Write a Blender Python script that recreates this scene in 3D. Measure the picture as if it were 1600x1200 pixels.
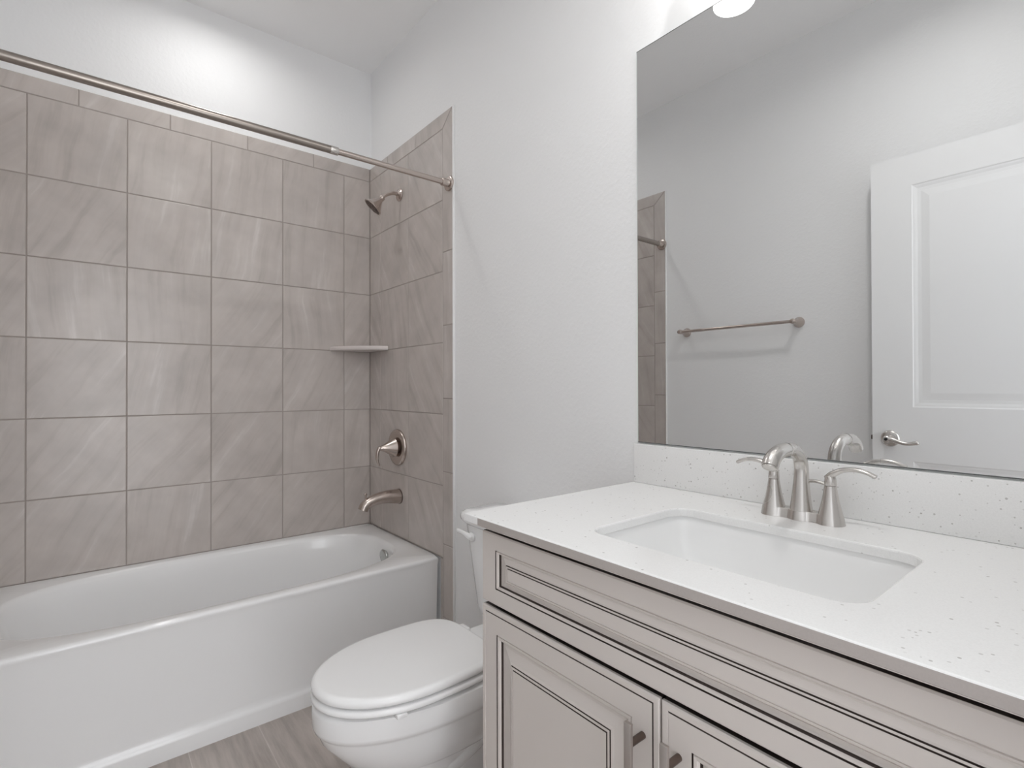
import bpy, bmesh, math, random
from mathutils import Vector, Matrix

# ------------------------------------------------------------------ clear
for o in list(bpy.data.objects):
    bpy.data.objects.remove(o)
S = bpy.context.scene
COL = S.collection
PI = math.pi
random.seed(7)

# ------------------------------------------------------------------ camera
cam_data = bpy.data.cameras.new('camera')
cam = bpy.data.objects.new('camera', cam_data)
COL.objects.link(cam)
cam_data.sensor_fit = 'HORIZONTAL'
cam_data.sensor_width = 36.0
cam_data.lens = 813.99 / 1600 * 36.0
cam_data.clip_start = 0.02
yaw, pitch, roll = math.radians(39.125), math.radians(0.378), math.radians(-0.137)
F = Vector((math.sin(yaw) * math.cos(pitch), math.cos(yaw) * math.cos(pitch), math.sin(pitch)))
r0 = Vector((math.cos(yaw), -math.sin(yaw), 0))
u0 = r0.cross(F)
R_ = math.cos(roll) * r0 + math.sin(roll) * u0
U_ = R_.cross(F)
mw = Matrix((R_, U_, -F)).transposed().to_4x4()
mw.translation = (-1.142, -2.579, 1.124)
cam.matrix_world = mw
S.camera = cam

# ------------------------------------------------------------------ world, exposure
W = bpy.data.worlds.new('world')
S.world = W
W.use_nodes = True
wb = W.node_tree.nodes['Background']
wb.inputs['Color'].default_value = (0.95, 0.97, 1.0, 1)
wb.inputs['Strength'].default_value = 2.9
S.view_settings.view_transform = 'Standard'
S.view_settings.look = 'None'
S.view_settings.gamma = 1.0
S.view_settings.exposure = 0.38
S.view_settings.use_curve_mapping = False
S.cycles.max_bounces = 16
S.cycles.diffuse_bounces = 10
S.cycles.glossy_bounces = 8

VANITY_GLOW = 5.0       # frosted shades of the vanity light
TUB_LIGHT = 1.75         # recessed lens over the tub, watts
ROOM_FILL = 4.6         # unseen ceiling lamp added as fill for the room, watts

def area_light(name, loc, size, watts, color=(1, 0.99, 0.975), spread=165):
    d = bpy.data.lights.new(name, 'AREA')
    d.shape = 'DISK'
    d.size = size
    d.energy = watts
    d.spread = math.radians(spread)
    d.color = color
    o = bpy.data.objects.new(name, d)
    COL.objects.link(o)
    o.location = loc
    return o
CEIL = 2.775
TUB_L = (-0.73, -0.36)
ROOM_FILL_POS = (-0.72, -2.15)
area_light('tub_lamp_light', (TUB_L[0], TUB_L[1], CEIL - 0.012), 0.10, TUB_LIGHT)
area_light('room_fill_light', (ROOM_FILL_POS[0], ROOM_FILL_POS[1], CEIL - 0.012), 0.10, ROOM_FILL, spread=160)

# ------------------------------------------------------------------ materials
def srgb(r, g, b):
    f = lambda c: (c / 255 / 12.92) if c / 255 <= 0.04045 else ((c / 255 + 0.055) / 1.055) ** 2.4
    return (f(r), f(g), f(b), 1)

def new_mat(name, color=(.8, .8, .8, 1), rough=0.5, metal=0.0, coat=0.0, spec=0.5):
    m = bpy.data.materials.new(name)
    m.use_nodes = True
    b = m.node_tree.nodes['Principled BSDF']
    b.inputs['Base Color'].default_value = color if len(color) == 4 else (*color, 1)
    b.inputs['Roughness'].default_value = rough
    b.inputs['Metallic'].default_value = metal
    b.inputs['Coat Weight'].default_value = coat
    b.inputs['Coat Roughness'].default_value = 0.05
    b.inputs['Specular IOR Level'].default_value = spec
    return m

def nd(m, typ, **kw):
    n = m.node_tree.nodes.new(typ)
    for k, v in kw.items():
        setattr(n, k, v)
    return n

def lk(m, a, b):
    m.node_tree.links.new(a, b)

def bsdf(m):
    return m.node_tree.nodes['Principled BSDF']

def ramp(m, stops):
    n = nd(m, 'ShaderNodeValToRGB')
    e = n.color_ramp.elements
    while len(e) < len(stops):
        e.new(0.5)
    for el, (p, c) in zip(e, stops):
        el.position = p
        el.color = c
    return n

def noise(m, vec, scale, detail=3, rough=0.5):
    n = nd(m, 'ShaderNodeTexNoise')
    n.inputs['Scale'].default_value = scale
    n.inputs['Detail'].default_value = detail
    n.inputs['Roughness'].default_value = rough
    if vec is not None:
        lk(m, vec, n.inputs['Vector'])
    return n

def add_bump(m, height, strength, dist):
    b = nd(m, 'ShaderNodeBump')
    b.inputs['Strength'].default_value = strength
    b.inputs['Distance'].default_value = dist
    lk(m, height, b.inputs['Height'])
    lk(m, b.outputs['Normal'], bsdf(m).inputs['Normal'])

def mix_color(m, fac, a, b):
    n = nd(m, 'ShaderNodeMix', data_type='RGBA')
    lk(m, fac, n.inputs['Factor'])
    for i, v in ((6, a), (7, b)):
        if isinstance(v, tuple):
            n.inputs[i].default_value = v
        else:
            lk(m, v, n.inputs[i])
    return n.outputs[2]

# painted drywall with a light orange-peel texture
def wall_paint(name, col):
    m = new_mat(name, col, 0.55, spec=0.3)
    tc = nd(m, 'ShaderNodeTexCoord')
    n = noise(m, tc.outputs['Object'], 75, 3, 0.55)
    r = ramp(m, [(0.42, (0, 0, 0, 1)), (0.68, (1, 1, 1, 1))])
    lk(m, n.outputs['Fac'], r.inputs['Fac'])
    add_bump(m, r.outputs['Color'], 0.25, 0.0012)
    return m
M_WALL = wall_paint('wall_paint', (0.855, 0.86, 0.865, 1))
M_CEIL = wall_paint('ceiling_paint', (0.91, 0.912, 0.915, 1))
M_TRIM = new_mat('trim_paint', (0.86, 0.865, 0.87, 1), 0.3)
M_DOOR = new_mat('door_paint', (0.86, 0.865, 0.87, 1), 0.32)
M_CAULK = new_mat('white_caulk', (0.82, 0.82, 0.815, 1), 0.45)

# stone look ceramic tile; each tile carries its own UV island
def tile_material():
    m = new_mat('greige_tile', (.4, .36, .33, 1), 0.26, spec=0.55)
    uv = nd(m, 'ShaderNodeUVMap', uv_map='tile')
    mp = nd(m, 'ShaderNodeMapping')
    mp.inputs['Scale'].default_value = (20.0, 1.5, 1)
    lk(m, uv.outputs['UV'], mp.inputs['Vector'])
    warp = noise(m, uv.outputs['UV'], 3.5, 3)
    addv = nd(m, 'ShaderNodeVectorMath', operation='MULTIPLY_ADD')
    lk(m, warp.outputs['Color'], addv.inputs[0])
    addv.inputs[1].default_value = (1.1, 0.25, 0)
    lk(m, mp.outputs['Vector'], addv.inputs[2])
    veins = noise(m, addv.outputs['Vector'], 1.0, 4, 0.6)
    rv = ramp(m, [(0.28, (0.46, 0.417, 0.388, 1)), (0.46, (0.535, 0.487, 0.457, 1)), (0.60, (0.555, 0.509, 0.48, 1)), (0.72, (0.63, 0.587, 0.56, 1))])
    lk(m, veins.outputs['Fac'], rv.inputs['Fac'])
    cloud = noise(m, uv.outputs['UV'], 6, 3, 0.6)
    rc = ramp(m, [(0.3, (0.90, 0.90, 0.90, 1)), (0.7, (1.07, 1.07, 1.07, 1))])
    lk(m, cloud.outputs['Fac'], rc.inputs['Fac'])
    mul = nd(m, 'ShaderNodeMix', data_type='RGBA', blend_type='MULTIPLY')
    mul.inputs['Factor'].default_value = 1
    lk(m, rv.outputs['Color'], mul.inputs[6])
    lk(m, rc.outputs['Color'], mul.inputs[7])
    lk(m, mul.outputs[2], bsdf(m).inputs['Base Color'])
    add_bump(m, cloud.outputs['Fac'], 0.12, 0.002)
    return m
M_TILE = tile_material()
M_GROUT = new_mat('tile_grout', (0.36, 0.32, 0.295, 1), 0.8)

def floor_material():
    m = new_mat('floor_planks', (.3, .27, .24, 1), 0.42)
    tc = nd(m, 'ShaderNodeTexCoord')
    mp = nd(m, 'ShaderNodeMapping')
    mp.inputs['Rotation'].default_value = (0, 0, PI / 2)
    mp.inputs['Location'].default_value = (0.1, 0.10, 0)
    lk(m, tc.outputs['Object'], mp.inputs['Vector'])
    bk = nd(m, 'ShaderNodeTexBrick')
    bk.offset = 0.37
    bk.inputs['Scale'].default_value = 1
    bk.inputs['Brick Width'].default_value = 1.22
    bk.inputs['Row Height'].default_value = 0.2
    bk.inputs['Mortar Size'].default_value = 0.0016
    bk.inputs['Mortar Smooth'].default_value = 0.2
    bk.inputs['Color1'].default_value = (0.47, 0.42, 0.388, 1)
    bk.inputs['Color2'].default_value = (0.43, 0.383, 0.352, 1)
    bk.inputs['Mortar'].default_value = (0.54, 0.495, 0.465, 1)
    lk(m, mp.outputs['Vector'], bk.inputs['Vector'])
    mg = nd(m, 'ShaderNodeMapping')
    mg.inputs['Scale'].default_value = (14, 1.3, 1)
    lk(m, tc.outputs['Object'], mg.inputs['Vector'])
    g = noise(m, mg.outputs['Vector'], 2.2, 5, 0.62)
    rg = ramp(m, [(0.3, (0.72, 0.71, 0.70, 1)), (0.62, (1.12, 1.12, 1.12, 1))])
    lk(m, g.outputs['Fac'], rg.inputs['Fac'])
    mul = nd(m, 'ShaderNodeMix', data_type='RGBA', blend_type='MULTIPLY')
    mul.inputs['Factor'].default_value = 1
    lk(m, bk.outputs['Color'], mul.inputs[6])
    lk(m, rg.outputs['Color'], mul.inputs[7])
    lk(m, mul.outputs[2], bsdf(m).inputs['Base Color'])
    return m
M_FLOOR = floor_material()

M_TUB = new_mat('tub_enamel', (0.87, 0.873, 0.876, 1), 0.16, coat=0.3)
M_CHINA = new_mat('vitreous_china', (0.88, 0.882, 0.884, 1), 0.12, coat=0.35)
M_SEAT = new_mat('white_plastic', (0.88, 0.882, 0.884, 1), 0.2)
M_SINK = new_mat('sink_china', (0.88, 0.882, 0.88, 1), 0.13)

def quartz(name, base, speck, amount=0.70):
    m = new_mat(name, base, 0.22)
    tc = nd(m, 'ShaderNodeTexCoord')
    v = nd(m, 'ShaderNodeTexVoronoi')
    v.inputs['Scale'].default_value = 120
    lk(m, tc.outputs['Object'], v.inputs['Vector'])
    near = nd(m, 'ShaderNodeMath', operation='LESS_THAN')
    lk(m, v.outputs['Distance'], near.inputs[0])
    near.inputs[1].default_value = 0.0
    sep = nd(m, 'ShaderNodeSeparateColor')
    lk(m, v.outputs['Color'], sep.inputs['Color'])
    size = nd(m, 'ShaderNodeMath', operation='MULTIPLY_ADD')
    lk(m, sep.outputs['Blue'], size.inputs[0])
    size.inputs[1].default_value = 0.17
    size.inputs[2].default_value = 0.06
    lk(m, size.outputs[0], near.inputs[1])
    few = nd(m, 'ShaderNodeMath', operation='GREATER_THAN')
    lk(m, sep.outputs['Red'], few.inputs[0])
    few.inputs[1].default_value = amount
    both = nd(m, 'ShaderNodeMath', operation='MULTIPLY')
    lk(m, near.outputs[0], both.inputs[0])
    lk(m, few.outputs[0], both.inputs[1])
    dark = nd(m, 'ShaderNodeMath', operation='MULTIPLY')
    lk(m, both.outputs[0], dark.inputs[0])
    pale = nd(m, 'ShaderNodeMath', operation='MULTIPLY')
    lk(m, sep.outputs['Green'], pale.inputs[0])
    pale.inputs[1].default_value = 0.75
    lk(m, pale.outputs[0], dark.inputs[1])
    fine = noise(m, tc.outputs['Object'], 420, 2, 0.6)
    rf = ramp(m, [(0.35, tuple(c * 0.965 for c in base[:3]) + (1,)), (0.6, base)])
    lk(m, fine.outputs['Fac'], rf.inputs['Fac'])
    lk(m, mix_color(m, dark.outputs[0], rf.outputs['Color'], speck), bsdf(m).inputs['Base Color'])
    return m
M_QUARTZ = quartz('white_quartz', (0.87, 0.87, 0.865, 1), (0.36, 0.34, 0.32, 1))
M_QEDGE = quartz('shade_toned_quartz_edge', (0.45, 0.41, 0.385, 1), (0.16, 0.13, 0.11, 1))  # white quartz edge too, with its shaded look put into the colour

M_CAB = new_mat('greige_cabinet_paint', (0.66, 0.612, 0.577, 1), 0.38)
M_GLAZE_SHADE = new_mat('brown_glaze_and_gap_shade', (0.045, 0.032, 0.027, 1), 0.5)  # real glaze lines, plus gap shade painted on the front edges
M_DARK = new_mat('dark_gap', (0.02, 0.018, 0.017, 1), 0.7)

def brushed(name, col, rough):
    m = new_mat(name, col, rough, 1.0)
    tc = nd(m, 'ShaderNodeTexCoord')
    n = noise(m, tc.outputs['Object'], 14, 2)
    mr = nd(m, 'ShaderNodeMapRange')
    mr.inputs['To Min'].default_value = rough - 0.02
    mr.inputs['To Max'].default_value = rough + 0.02
    lk(m, n.outputs['Fac'], mr.inputs['Value'])
    lk(m, mr.outputs['Result'], bsdf(m).inputs['Roughness'])
    return m
M_NICKEL = brushed('brushed_nickel', (0.66, 0.635, 0.61, 1), 0.27)
M_WARM = brushed('warm_nickel', (0.56, 0.49, 0.45, 1), 0.25)
M_ROD = brushed('rod_nickel', (0.36, 0.32, 0.29, 1), 0.30)
M_PULL = brushed('dark_nickel_pull', (0.56, 0.52, 0.495, 1), 0.35)
M_POST = new_mat('bronze_post', (0.13, 0.095, 0.08, 1), 0.4, 0.6)
M_CHROME = new_mat('chrome', (0.50, 0.51, 0.495, 1), 0.25, 1.0)
M_MIRROR = new_mat('mirror_silver', (0.765, 0.77, 0.77, 1), 0.0, 1.0)
M_GLASSEDGE = new_mat('mirror_glass_edge', (0.72, 0.76, 0.75, 1), 0.15)
M_BLACK = new_mat('black_void', (0.01, 0.01, 0.01, 1), 0.6)

def emit(name, col, strength):
    m = bpy.data.materials.new(name)
    m.use_nodes = True
    b = m.node_tree.nodes['Principled BSDF']
    b.inputs['Base Color'].default_value = (0.9, 0.9, 0.9, 1)
    b.inputs['Emission Color'].default_value = (*col, 1)
    b.inputs['Emission Strength'].default_value = strength
    return m
M_SHADE = emit('frosted_lit_glass', (1.0, 0.985, 0.965), VANITY_GLOW)
M_LENS = emit('recessed_lens', (1.0, 0.99, 0.975), 3.0)

# ------------------------------------------------------------------ mesh helpers
OFF = {}

def tagset(o, label, cat, group=None):
    o['label'] = label
    o['category'] = cat
    if group:
        o['group'] = group

def thing(name, label, cat, loc, group=None):
    o = bpy.data.objects.new(name, None)
    o.empty_display_size = 0.05
    COL.objects.link(o)
    o.location = loc
    OFF[o] = Vector(loc)
    tagset(o, label, cat, group)
    return o

def obj(name, bm, mats, parent=None, angle=35, base=None, label=None):
    off = OFF[parent] if parent is not None else (Vector(base) if base is not None else Vector((0, 0, 0)))
    bmesh.ops.translate(bm, verts=bm.verts, vec=-off)
    bmesh.ops.recalc_face_normals(bm, faces=bm.faces)
    me = bpy.data.meshes.new(name)
    for f in bm.faces:
        f.smooth = angle > 0
    bm.to_mesh(me)
    bm.free()
    if angle > 0:
        me.set_sharp_from_angle(angle=math.radians(angle))
    for m in (mats if isinstance(mats, (list, tuple)) else [mats]):
        me.materials.append(m)
    o = bpy.data.objects.new(name, me)
    COL.objects.link(o)
    OFF[o] = off
    if parent is not None:
        o.parent = parent
    else:
        o.location = off
    if label:
        o['label'] = label
    return o

def structure(name, bm, mats, angle=35):
    o = obj(name, bm, mats, None, angle)
    o['kind'] = 'structure'
    return o

def box(bm, lo, hi, bevel=0.0, seg=2, mat=0):
    lo, hi = Vector(lo), Vector(hi)
    r = bmesh.ops.create_cube(bm, size=1.0)
    vs = r['verts']
    for v in vs:
        v.co = Vector(((lo + hi) / 2)[i] + v.co[i] * (hi - lo)[i] for i in range(3))
    fs = set(f for v in vs for f in v.link_faces)
    for f in fs:
        f.material_index = mat
    if bevel > 0:
        es = list(set(e for v in vs for e in v.link_edges))
        bmesh.ops.bevel(bm, geom=es, offset=bevel, segments=seg, profile=0.5, affect='EDGES', material=mat)
    return bm

def nb():
    return bmesh.new()

def loft(bm, rings, cap0=True, cap1=True, mat=0, closed=True):
    vr = [[bm.verts.new(p) for p in ring] for ring in rings]
    n = len(vr[0])
    for a, b in zip(vr, vr[1:]):
        for i in range(n if closed else n - 1):
            j = (i + 1) % n
            f = bm.faces.new((a[i], a[j], b[j], b[i]))
            f.material_index = mat
    if cap0:
        bm.faces.new(vr[0]).material_index = mat
    if cap1:
        bm.faces.new(list(reversed(vr[-1]))).material_index = mat
    return vr

def frame_of(d):
    d = Vector(d).normalized()
    a = Vector((0, 0, 1)) if abs(d.z) < 0.9 else Vector((1, 0, 0))
    u = d.cross(a).normalized()
    return d, u, d.cross(u)

def lathe(bm, origin, axis, prof, seg=40, mat=0, cap0=True, cap1=True):
    """prof: (distance along the axis, radius)"""
    d, u, v = frame_of(axis)
    o = Vector(origin)
    rings = []
    for h, r in prof:
        rings.append([o + d * h + (u * math.cos(2 * PI * i / seg) + v * math.sin(2 * PI * i / seg)) * max(r, 1e-4) for i in range(seg)])
    loft(bm, rings, cap0, cap1, mat)
    return bm

def spline(pts, rad, n=8):
    """Catmull-Rom through points with radii (rad items may be tuples)"""
    P = [Vector(p) for p in pts]
    Rr = [r if isinstance(r, tuple) else (r, r) for r in rad]
    P = [2 * P[0] - P[1]] + P + [2 * P[-1] - P[-2]]
    Rr = [Rr[0]] + Rr + [Rr[-1]]
    op, orr = [], []
    for i in range(1, len(P) - 2):
        for k in range(n):
            t = k / n
            a, b, c, d = P[i - 1], P[i], P[i + 1], P[i + 2]
            op.append(0.5 * ((2 * b) + (c - a) * t + (2 * a - 5 * b + 4 * c - d) * t * t + (3 * b - a - 3 * c + d) * t ** 3))
            orr.append(tuple(Rr[i][q] * (1 - t) + Rr[i + 1][q] * t for q in (0, 1)))
    op.append(P[-2])
    orr.append(Rr[-2])
    return op, orr

def tube(bm, pts, rad, seg=20, up=(0, 0, 1), n=8, smooth=True, mat=0, round_ends=False):
    """sweep an ellipse; radius tuple = (side, up)"""
    if smooth:
        P, Rr = spline(pts, rad, n)
    else:
        P = [Vector(p) for p in pts]
        Rr = [r if isinstance(r, tuple) else (r, r) for r in rad]
    upv = Vector(up)
    T = []
    for i in range(len(P)):
        a = P[max(i - 1, 0)]
        b = P[min(i + 1, len(P) - 1)]
        T.append((b - a).normalized())
    if round_ends:
        for end in (0, -1):
            c, t_, r_ = P[end], T[end] * (-1 if end == 0 else 1), Rr[end]
            ex, er, et = [], [], []
            for k in range(1, 5):
                s = k / 4 * PI / 2
                ex.append(c + t_ * max(r_) * math.sin(s) * 0.8)
                er.append((r_[0] * max(math.cos(s), 0.03), r_[1] * max(math.cos(s), 0.03)))
                et.append(T[end])
            if end == 0:
                P, Rr, T = ex[::-1] + P, er[::-1] + Rr, et + T
            else:
                P, Rr, T = P + ex, Rr + er, T + et
    rings = []
    for p, r, t in zip(P, Rr, T):
        s = t.cross(upv)
        if s.length < 1e-4:
            s = t.cross(Vector((0, 1, 0)))
        s.normalize()
        w = s.cross(t).normalized()
        rings.append([p + s * math.cos(2 * PI * i / seg) * r[0] + w * math.sin(2 * PI * i / seg) * r[1] for i in range(seg)])
    loft(bm, rings, True, True, mat)
    return bm

def cyl(bm, a, b, r, seg=32, bevel=0.0, mat=0):
    a, b = Vector(a), Vector(b)
    L = (b - a).length
    e = bevel
    prof = [(0, r), (L, r)] if e == 0 else [(0, r - e), (e * 0.3, r - e * 0.3), (e, r), (L - e, r), (L - e * 0.3, r - e * 0.3), (L, r - e)]
    return lathe(bm, a, b - a, prof, seg, mat)

def rrect_point(ang, hx, hy, rad):
    """where a ray from the centre at this angle leaves a rounded rectangle"""
    c, s = math.cos(ang), math.sin(ang)
    lo, hi = 0.0, hx + hy
    for _ in range(40):
        m_ = (lo + hi) / 2
        qx, qy = abs(c * m_) - (hx - rad), abs(s * m_) - (hy - rad)
        d = math.hypot(max(qx, 0), max(qy, 0)) + min(max(qx, qy), 0) - rad
        if d > 0:
            hi = m_
        else:
            lo = m_
    return c * lo, s * lo

# ------------------------------------------------------------------ room shell
WX = 0.010            # painted right wall (tile face is x = 0)
WY = 0.010            # painted back wall (tile face is y = 0)
XL = -1.452           # face of the tile on the left wall
WL = XL - 0.010       # painted left wall
YF = -2.64            # front wall with the doorway
TH = 0.10
TILE_TOP = 2.2685
STRIP_IN = -0.7190    # vertical joint before the edge strip
STRIP_OUT = -0.7955

structure('floor', box(nb(), (WL - TH, -4.2, -0.05), (WX + TH, WY + TH, 0.0)), M_FLOOR)
structure('ceiling', box(nb(), (WL - TH, YF - TH, CEIL), (WX + TH, WY + TH, CEIL + 0.08)), M_CEIL)
structure('wall_back', box(nb(), (WL - TH, WY, 0), (WX + TH, WY + TH, CEIL)), M_WALL)
structure('wall_right', box(nb(), (WX, YF - TH, 0), (WX + TH, WY, CEIL)), M_WALL)
structure('wall_left', box(nb(), (WL - TH, YF - TH, 0), (WL, WY, CEIL)), M_WALL)
DX0, DX1, DZ = -1.375, -0.600, 2.06
bm = nb()
box(bm, (WL, YF - TH, 0), (DX0, YF, CEIL))
box(bm, (DX1, YF - TH, 0), (WX, YF, CEIL))
box(bm, (DX0, YF - TH, DZ), (DX1, YF, CEIL))
structure('wall_front', bm, M_WALL)
# unseen passage added behind the doorway to narrow its light, open at far end
structure('wall_added_passage_left', box(nb(), (DX0 - 0.20, -4.2, 0), (DX0 - 0.10, YF - TH, CEIL)), M_WALL)
structure('wall_added_passage_right', box(nb(), (DX1 + 0.10, -4.2, 0), (DX1 + 0.20, YF - TH, CEIL)), M_WALL)
structure('ceiling_added_passage', box(nb(), (DX0 - 0.20, -4.2, CEIL), (DX1 + 0.20, YF - TH, CEIL + 0.08)), M_CEIL)
bm = nb()
box(bm, (DX0, YF - TH - .002, 0), (DX0 + 0.018, YF + .002, DZ))
box(bm, (DX1 - 0.018, YF - TH - .002, 0), (DX1, YF + .002, DZ))
box(bm, (DX0, YF - TH - .002, DZ - 0.018), (DX1, YF + .002, DZ))
box(bm, (DX0 - 0.05, YF, 0), (DX0 + 0.004, YF + 0.012, DZ + 0.06), 0.003)
box(bm, (DX1 - 0.004, YF, 0), (DX1 + 0.040, YF + 0.012, DZ + 0.06), 0.003)
box(bm, (DX0 - 0.05, YF, DZ - 0.004), (DX1 + 0.04, YF + 0.012, DZ + 0.06), 0.003)
structure('trim_1', bm, M_TRIM)
def baseboard(name, lo, hi):
    structure(name, box(nb(), lo, hi, 0.004), M_TRIM)
baseboard('baseboard_right', (WX - 0.012, -1.715, 0), (WX, STRIP_OUT - 0.004, 0.085))
baseboard('baseboard_left', (WL, YF + 0.013, 0), (WL + 0.012, STRIP_OUT - 0.004, 0.085))

# ------------------------------------------------------------------ ceramic tile surround (surface of the three tub walls)
GAP = 0.0036

def inset_poly(poly, d):
    n = len(poly)
    area = sum(poly[i][0] * poly[(i + 1) % n][1] - poly[(i + 1) % n][0] * poly[i][1] for i in range(n))
    sg = 1 if area > 0 else -1
    lines = []
    for i in range(n):
        (x0, y0), (x1, y1) = poly[i], poly[(i + 1) % n]
        L = math.hypot(x1 - x0, y1 - y0)
        nx, ny = -(y1 - y0) / L * sg, (x1 - x0) / L * sg
        lines.append((x0 + nx * d, y0 + ny * d, x1 - x0, y1 - y0))
    out = []
    for i in range(n):
        ax, ay, adx, ady = lines[i - 1]
        bx, by, bdx, bdy = lines[i]
        den = adx * bdy - ady * bdx
        k = ((bx - ax) * bdy - (by - ay) * bdx) / den
        out.append((ax + adx * k, ay + ady * k))
    return out

def tile_wall(name, polys, to3d, grout_rects):
    """polys: list of (outline in wall coordinates, vein angle)"""
    bm = nb()
    uvl = bm.loops.layers.uv.new('tile')
    for poly, va in polys:
        ox, oy = random.uniform(0, 40), random.uniform(0, 40)
        ca, sa = math.cos(va), math.sin(va)
        loops = [(GAP / 2, 0.009), (GAP / 2, 0.0016), (GAP / 2 + 0.0006, 0.0005), (GAP / 2 + 0.0018, 0.0)]
        rings = []
        for ins, dep in loops:
            p2 = inset_poly(poly, ins)
            rings.append([(bm.verts.new(to3d(a, z, dep)), a, z) for a, z in p2])
        faces = []
        n = len(poly)
        for r1, r2 in zip(rings, rings[1:]):
            for i in range(n):
                j = (i + 1) % n
                faces.append(([r1[i], r1[j], r2[j], r2[i]]))
        faces.append(list(rings[-1]))
        for fv in faces:
            f = bm.faces.new([q[0] for q in fv])
            for l, q in zip(f.loops, fv):
                l[uvl].uv = (q[1] * ca - q[2] * sa + ox, q[1] * sa + q[2] * ca + oy)
    for a0, a1, z0, z1 in grout_rects:
        vs = [bm.verts.new(to3d(a, z, dep)) for dep in (0.0014, 0.0099) for a, z in ((a0, z0), (a1, z0), (a1, z1), (a0, z1))]
        for q in ((0, 1, 2, 3), (4, 5, 6, 7), (0, 1, 5, 4), (1, 2, 6, 5), (2, 3, 7, 6), (3, 0, 4, 7)):
            f = bm.faces.new([vs[i] for i in q])
            f.material_index = 1
    return structure(name, bm, [M_TILE, M_GROUT], 0)

def vein():
    return random.choice([0.05, 0.12, -0.05, 0.55, 0.6, 0.7, 0.18, 0.5]) + random.uniform(-0.06, 0.06)

Q = 0.29684
ROWS = [2.2007 - j * Q for j in range(8)]      # 2.2007 ... 0.4196 0.1228
TUBZ = 0.417
def rect(a0, a1, z0, z1):
    return [(a0, z0), (a1, z0), (a1, z1), (a0, z1)]
# back wall
JX = [XL, -1.318, -1.023, -0.728, -0.433, -0.138, 0.0]
polys = []
for r in range(6):
    for a0, a1 in zip(JX, JX[1:]):
        polys.append((rect(a0, a1, max(ROWS[r + 1], TUBZ), ROWS[r]), vein()))
TJ = [XL, -1.1735, -0.8787, -0.5844, -0.2903, 0.0]
for a0, a1 in zip(TJ, TJ[1:]):
    polys.append((rect(a0, a1, ROWS[0], TILE_TOP), vein()))
tile_wall('wall_tub_back', polys, lambda a, z, d: (a, d, z), [(XL - 0.0095, 0.0095, TUBZ - .03, TILE_TOP - 0.002)])
# right and left walls
SJ = [1.9825, 1.685, 1.381, 1.078, 0.776, 0.477, 0.176]
JY = [0.0, -0.1276, -0.4199, STRIP_IN]
def side_polys():
    ps = []
    for r in range(6):
        for a0, a1 in zip(JY, JY[1:]):
            ps.append((rect(a1, a0, max(ROWS[r + 1], TUBZ), ROWS[r]), vein()))
    # narrow pieces beside the tub apron
    for z1, z0 in ((TUBZ, 0.1228), (0.1228, 0.0)):
        ps.append((rect(STRIP_IN, -0.6985, z0, z1), vein()))
    # top strip, mitred at its outer end
    tj = [0.0, -0.2064, -0.4886]
    for a0, a1 in zip(tj, tj[1:]):
        ps.append((rect(a1, a0, ROWS[0], TILE_TOP), vein()))
    ps.append(([(tj[-1], ROWS[0]), (tj[-1], TILE_TOP), (STRIP_OUT, TILE_TOP), (STRIP_IN, ROWS[0])], vein()))
    ps.append(([(STRIP_IN, ROWS[0]), (STRIP_OUT, TILE_TOP), (STRIP_OUT, SJ[0]), (STRIP_IN, SJ[0])], vein()))
    zz = SJ + [0.0]
    for z1, z0 in zip(zz, zz[1:]):
        ps.append((rect(STRIP_OUT, STRIP_IN, z0, z1), 0.05))
    return ps
GR = [(STRIP_OUT + .001, -0.002, TUBZ - .001, TILE_TOP - .002), (STRIP_OUT + .001, -0.699, 0.001, TUBZ)]
tile_wall('wall_tub_right', side_polys(), lambda a, z, d: (d, a, z), GR)
tile_wall('wall_tub_left', side_polys(), lambda a, z, d: (XL - d, a, z), GR)
# white caulked edges of the tile
structure('trim_2', box(nb(), (-0.0005, STRIP_OUT - 0.0035, 0.0), (WX, STRIP_OUT + 0.0012, TILE_TOP), 0.0012), M_CAULK)
structure('trim_3', box(nb(), (WL, STRIP_OUT - 0.0035, 0.0), (XL + 0.0005, STRIP_OUT + 0.0012, TILE_TOP), 0.0012), M_CAULK)

# ------------------------------------------------------------------ bathtub
TX0, TX1, TY0, TY1 = XL + 0.001, -0.001, -0.694, -0.001
TUB_H = 0.419
tub = thing('bathtub', 'white alcove bathtub with a plain apron, filling the tiled recess', 'bathtub', (-0.73, -0.35, 0))
N = 128
def sup_ring(cx, cy, a, b, e, z, tilt=0.0):
    out = []
    for i in range(N):
        t = 2 * PI * i / N
        c, s = math.cos(t), math.sin(t)
        k = (abs(c) ** e + abs(s) ** e) ** (-1 / e)
        out.append(Vector((cx + a * c * k, cy + b * s * k, z)))
    return out
def rect_ring(x0, x1, y0, y1, z, rad):
    cx, cy, hx, hy = (x0 + x1) / 2, (y0 + y1) / 2, (x1 - x0) / 2, (y1 - y0) / 2
    out = []
    for i in range(N):
        px, py = rrect_point(tub_angle(i), hx, hy, rad)
        out.append(Vector((cx + px, cy + py, z)))
    return out
def tub_angle(i):
    t = 2 * PI * i / N
    return math.atan2(math.sin(t) * 0.347, math.cos(t) * 0.726)
bm = nb()
cx, cy = -0.728, -0.342
rings = []
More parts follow.
